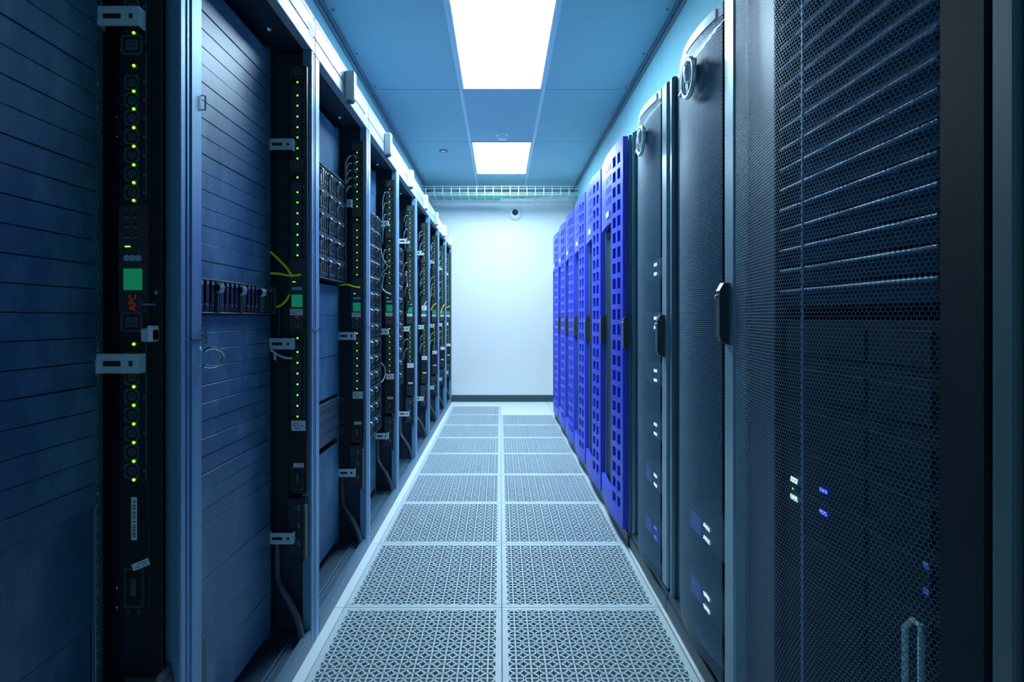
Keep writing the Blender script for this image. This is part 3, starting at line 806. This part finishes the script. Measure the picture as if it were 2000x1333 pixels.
def gear(y0, z, label, group, x=.695):
    t = thing('rack_server', label, 'server', (x, y0, z), group)
    obj('server_case', me_gear, t)
    return t
for k in (1, 2):
    y0 = R_Y[k]
    lab = {1: 'dark cabinet with bowed mesh door and large chrome badge, nearer one', 2: 'dark mesh door cabinet with chrome badge beside the blue cabinets'}[k]
    t = thing('server_cabinet', lab, 'server cabinet', (0, y0, 0), 'cabinets along the right side')
    obj('cabinet_body', me_carc, t); obj('plinth', me_plinth, t); obj('cabinet_post', me_cpost, t); obj('far_recess', me_gapst, t)
    d = obj('door', me_mesh1, t, label='bowed perforated steel door')
    obj('door_cap', me_cap1, d); obj('door_kick', me_kick1, d); obj('door_stile', me_stile, d)
    z = (1.03, 1.20) if k == 1 else (.953, 1.115)
    handle_parts(d, .045, DX-.008, *z)
    yy = .240 if k == 1 else .228; zz = {1: 1.106+(620-153)*(y0+yy)/F, 2: 1.106+(620-275)*(y0+yy)/F}[k]
    xx = np.interp(yy, [p[0] for p in plan], [p[1] for p in plan])-.020
    obj('emblem_ring', me_ering, d, (xx, yy, zz), label='chrome badge ring'); obj('emblem_core', me_ecore, d, (xx, yy, zz)); [obj('emblem_'+('tab' if e < 2 else 'stem'), me_etab[e], d, (xx, yy, zz)) for e in range(3)]
    obj('cap_plate', me_capplate, d)
    # equipment behind the mesh
    if k == 1: zs = [(.408, 'wled'), (.185, 'wled')]
    else: zs = [(1.312, 'wled'), (1.082, 'wled'), (.856, 'wled'), (.625, 'wled'), (.406, 'wled'), (.18, 'bled')]
    n_ = 0
    for zz_, m in zs:
        n_ += 1
        base = zz_-U
        g = gear(y0, base, 'server with paired %s lights, %s from top in the %s badge cabinet' % ('blue' if m == 'bled' else 'white', NTH[n_-1], 'nearer' if k == 1 else 'farther'), 'servers behind mesh doors', .672)
        yl = .316 if k == 1 else .310
        indicator_or_glow(g, yl, U+.020, m, -.006, .052 if k == 1 else .044, .013); indicator_or_glow(g, yl, U-.020, m, -.006, .052 if k == 1 else .044, .013)
        if k == 1 or n_ > 4:
            indicator_or_glow(g, .41, U, 'dbled_glow', -.006, .09, .06, 'dim blue glow patch')  # glowing patch added to draw the blue spill of the server lights

# ------------------------------------------------------------------ blue cabinets
def grid_panel(us, zs, holes, xf, t, name, m):
    """curved panel with through windows: us (y), zs boundaries, holes = set of (i, j) cells left open"""
    b = MB(); nu, nz = len(us), len(zs); vs = []
    for u in us:
        for z in zs: vs.append((xf(u), u, z))
    for u in us:
        for z in zs: vs.append((xf(u)+t, u, z))
    o = nu*nz
    def q(i, j): return i*nz+j
    solid = lambda i, j: 0 <= i < nu-1 and 0 <= j < nz-1 and (i, j) not in holes
    fs = []
    for i in range(nu-1):
        for j in range(nz-1):
            if not solid(i, j): continue
            fs += [(q(i, j), q(i, j+1), q(i+1, j+1), q(i+1, j)), (o+q(i, j), o+q(i+1, j), o+q(i+1, j+1), o+q(i, j+1))]
            for (di, dj, a, c) in ((-1, 0, (i, j), (i, j+1)), (1, 0, (i+1, j), (i+1, j+1)), (0, -1, (i, j), (i+1, j)), (0, 1, (i, j+1), (i+1, j+1))):
                if not solid(i+di, j+dj): fs.append((q(*a), q(*c), o+q(*c), o+q(*a)))
    return b.add(vs, fs).mesh(name, m)
def bulge(u): return .590-.018*math.sin(math.pi*min(max(u, 0), .58)/.58)
ZW = [(.168+.0772*k, .168+.0772*k+.052) for k in range(23)]
def door_main(wins, u_end):
    us = [0.0, .018]; cells = []
    for a, c in wins:
        us += [a, c]; cells.append(len(us)-2)
    us += [u_end]
    zs = [.085, .12]; rows_ = []
    for a, c in ZW:
        zs += [a, c]; rows_.append(len(zs)-2)
    zs += [1.94, 1.978]
    return grid_panel(us, zs, {(i, j) for i in cells for j in rows_}, bulge, .026, 'door_panel', 'blue')
me_blue2 = door_main([(.040, .088), (.117, .172)], .205)
me_blue3 = door_main([(.034, .074), (.098, .138), (.162, .195)], .205)
us = [.210]; cells = []
for k in range(4): us += [.224+.036*k, .224+.036*k+.016]; cells.append(len(us)-2)
us += [.40, .48, .575]
zs = [1.60]; rws = []
for k in range(4): zs += [1.705+.058*k, 1.705+.058*k+.036]; rws.append(len(zs)-2)
zs += [1.978]
me_upper = grid_panel(us, zs, {(i, j) for i in cells for j in rws}, lambda u: bulge(u)+.004, .022, 'door_upper_wing', 'blue')
us = [.210, .28, .35, .42, .50, .575]
me_lower = grid_panel(us, [.085, .14, .20], set(), lambda u: bulge(u)+.004, .022, 'door_lower_wing', 'blue')
me_wing = grid_panel([.50, .54, .575], [.19, .6, 1.1, 1.61], set(), lambda u: bulge(u)+.004, .022, 'door_wing', 'blue')
b = MB().box(.600, .640, .235, .262, .21, 1.59, .003); me_chan = b.mesh('door_channel', 'cabp')
b = MB().box(.622, .632, .01, .58, .085, 1.97); me_mb = b.mesh('door_backing', 'rackin')
b = MB().box(.574, .580, .25, .33, -.016, .016, .001); me_plate = b.mesh('name_plate', 'white')
b = MB()
b.box(.64, 1.60, .0, .012, .05, 1.98).box(.64, 1.60, .585, .597, .05, 1.98).box(1.58, 1.60, .012, .585, .05, 1.98).box(.64, 1.60, .0, .597, 1.98, 1.99).box(.64, 1.60, .012, .585, .03, .06).box(.64, .66, .012, .585, .06, 1.98)
me_bcarc = b.mesh('cabinet_body', 'cab')
b = MB().box(.612, .66, .0, .597, .0, .07, .003); me_bplinth = b.mesh('plinth', 'cab')
me_bpost = MB().box(.618, .642, -.002, .012, .05, 1.985, .003).box(.618, .642, .583, .598, .05, 1.985, .003).mesh('cabinet_post', 'cabp')
BLOOK = ['nearest blue cabinet with square windows, beside the grey mesh cabinet', 'second blue cabinet door with square windows', 'third blue cabinet door with square windows',
         'fourth blue cabinet door, with three narrow window columns', 'fifth blue cabinet door, second from the far end', 'farthest blue cabinet door, closest to the white end wall']
for k in range(6):
    y0 = 2.685+.6*k
    t = thing('server_cabinet', BLOOK[k], 'server cabinet', (0, y0, 0), 'blue cabinets along the right side')
    obj('cabinet_body', me_bcarc, t); obj('plinth', me_bplinth, t); obj('cabinet_post', me_bpost, t)
    d = obj('door', me_blue3 if k == 3 else me_blue2, t, label='blue door with rows of square windows')
    if k != 3 or True:
        obj('door_upper_wing', me_upper, d); obj('door_lower_wing', me_lower, d)
    if k == 5: obj('door_wing', me_wing, d)
    obj('door_channel', me_chan, d); obj('door_backing', me_mb, d); obj('name_plate', me_plate, d, (-.004, 0, 1.652))
    handle_parts(d, -.006, .616, .946, 1.116)
    for yy, zz in ((.225, 1.57),):
        obj('screw', me_screw, d, (.606, yy, zz))

# ------------------------------------------------------------------ nearest mesh cabinet on the right, with louvred units
NY0, NY1 = .722, 1.482
t = thing('server_cabinet', 'nearest right cabinet with see-through mesh door over louvred units', 'server cabinet', (0, 0, 0), 'cabinets along the right side')
pl = []
for i in range(13):
    q = i/12; pl.append((.812+(1.165-.812)*q, .645-(.645-.575)*(1-(1-q)**1.6)))
for i in range(1, 13):
    q = i/12; pl.append((1.165+(1.480-1.165)*q, .575+(.624-.575)*(q**1.12)))
d = obj('door', perforated('door_mesh', pl, .09, 2.03, .0085, .83, 'mesh'), t, label='folded perforated steel door')
obj('door_cap', strip_sheet(pl, 2.03, 2.07, .02, 'doorf', 'door_cap'), d)
obj('door_kick', strip_sheet(pl, .06, .09, .02, 'cab', 'door_kick'), d)
obj('door_stile', MB().box(.636, .67, .730, .811, .06, 2.07, .004).mesh('door_stile', 'shadecab'), d)
b = MB()
b.box(.67, 1.60, NY0, NY0+.012, .03, 2.07).box(.655, 1.60, NY1-.012, NY1, .03, 2.07).box(1.58, 1.60, NY0, NY1, .03, 2.07).box(.67, 1.60, NY0, NY1, 2.07, 2.08).box(.66, 1.60, NY0, NY1, .03, .06)
b.box(.66, .70, 1.345, 1.47, .06, 2.07).box(.672, .70, .735, .835, .06, 2.07)
obj('cabinet_body', b.mesh('cabinet_body', 'cab'), t)
obj('plinth', MB().box(.632, .70, NY0, NY1, 0, .058, .003).mesh('plinth', 'cab'), t)
obj('inner_rail', MB().box(.648, .652, 1.197, 1.203, .06, 2.06, .001).mesh('inner_rail', 'lip'), t)
b = MB().box(.008, .5, .845, 1.335, .002, .030, .002)
b.prism([(.008, .030), (.008, .034), (-.004, .0405), (-.007, .0400), (-.007, .0375)], 'y', .845, 1.335, m=0)
me_lu = b.mesh('louvre_case', 'louv')
b = MB().tube([(-.007, .85, .0385), (-.007, 1.33, .0385)], .0035, 8, 1)
me_lip = b.mesh('louvre_lip_glint', 'lip', True)
for k in range(19):
    g = thing('louvred_unit', 'louvred unit with bright lip, %s from the bottom, behind the nearest mesh door' % NTH[k], 'rack unit', (.675, 0, 1.128+.0480*k), 'louvred units in the nearest right cabinet')
    obj('louvre_case', me_lu, g); obj('louvre_lip_glint', me_lip, g)
me_g0 = MB().box(.0, .5, .845, 1.335, .0, 2*U+.001, .0006).box(-.003, 0, .87, 1.02, .015, 2*U-.015, .001).box(-.003, 0, 1.03, 1.31, .015, 2*U-.015, .001).mesh('server_case', 'shadecab')
for q in range(11):
    z = .095+q*.0915
    g = thing('rack_server', {7: 'dark server with white and blue lights low in the nearest right cabinet', 5: 'dark server with a steel pull handle in the nearest right cabinet'}.get(q, 'plain dark server, %s from the bottom of the nearest right cabinet' % NTH[q]), 'server', (.675, 0, z), 'dark servers in the nearest right cabinet')
    obj('server_case', me_g0, g)
    if q == 7:
        for y, dz in ((1.27, .0), (1.27, -.04)): indicator_or_glow(g, y, .735+dz-z, 'tled', -.006, .030, .012)
        for y, dz in ((1.155, .012), (1.155, -.034)): indicator_or_glow(g, y, .735+dz-z, 'bled', -.006, .026, .008)
        indicator_or_glow(g, 1.275, .714-z, 'led', -.006, .004, .004)
        for y, dz in ((.876, -.02), (.876, -.06)): indicator_or_glow(g, y, .735+dz-z, 'dbled_glow', -.006, .012, .009)
    if q == 5:
        b = MB().tube([(-.002, .855, -.10), (-.03, .855, -.09), (-.03, .855, .06), (-.024, .862, .075), (-.024, .882, .075), (-.03, .889, .06), (-.03, .889, -.09), (-.002, .889, -.10)], .005, 8, 1)
        obj('pull_handle', b.mesh('pull_handle', 'zinc', True), g)

t = thing('server_cabinet', 'dark closed cabinet with pale edge strip at the right border of the view', 'server cabinet', (0, 0, 0), 'cabinets along the right side')
obj('cabinet_body', MB().box(.64, 1.60, .02, .718, .03, 2.07).mesh('cabinet_body', 'cab'), t)
obj('plinth', MB().box(.632, .70, .02, .718, 0, .029, .003).mesh('plinth', 'cab'), t)
obj('edge_strip', MB().box(.615, .64, .668, .700, .03, 2.07, .003).mesh('edge_strip', 'strip'), t, label='pale grey-green edge strip')
obj('door', MB().box(.622, .64, .03, .660, .06, 2.05, .003).mesh('plain_door', 'dark'), t)

# ------------------------------------------------------------------ overhead cable tray, camera
TY0, TY1, TZ0, TZ1 = 6.75, 7.12, 2.586, 2.690
t = thing('cable_tray', 'silver wire basket cable tray crossing under the ceiling at the end wall', 'cable tray', (0, TY0, TZ0))
me_hoop = MB().tube([(0, -.008, TZ1-TZ0), (0, 0, TZ1-TZ0), (0, 0, 0), (0, TY1-TY0, 0), (0, TY1-TY0, TZ1-TZ0)], .0048, 6, 1).mesh('tray_wire', 'wire')
x = -XB+.05
while x < XB-.02:
    obj('cross_wire', me_hoop, t, (x, 0, 0)); x += .102
for (y, z) in ((0, TZ1-TZ0), (0, .075), (0, .025), (0, 0), (.09, 0), (.18, 0), (.27, 0), (TY1-TY0, 0), (TY1-TY0, .05), (TY1-TY0, TZ1-TZ0)):
    obj('long_wire', MB().tube([(-XB, y, z), (XB, y, z)], .0042, 6, 1).mesh('long_wire', 'wire'), t)
for k in range(9):
    yy = .03+.035*k
    a = random.uniform(0, .02)
    n_ = k
    pts = [(-XB, TY0+yy, TZ0+.012+a), (-.5, TY0+yy+.01, TZ0+.010), (0, TY0+yy+random.uniform(-.02, .02), TZ0+.010), (.5, TY0+yy*.6+.05, TZ0+.010), (XB, TY0+yy*.6+.05, TZ0+.012)]
    if k > 4: pts = pts[:3]
    cable('green_cable', pts, .0065, 'green', 'green cable in the overhead wire tray, %s from the front' % NTH[k], 'green cables in the tray', n=6, sub=4, cat='cable')
t = thing('security_camera', 'round white dome camera high on the white end wall', 'camera', (.194, YB, 2.459))
obj('housing', MB().lathe((0, 0, 0), 'y', [(.088, 0), (.088, -.012), (.080, -.028), (.058, -.040), (.048, -.042)], 28).mesh('camera_housing', 'white', True), t)
obj('dome', MB().lathe((0, 0, .012), 'y', [(.040, -.040), (.038, -.056), (.028, -.068), (.012, -.076), (.003, -.077)], 20).mesh('camera_dome', 'black', True), t, label='dark glossy dome')
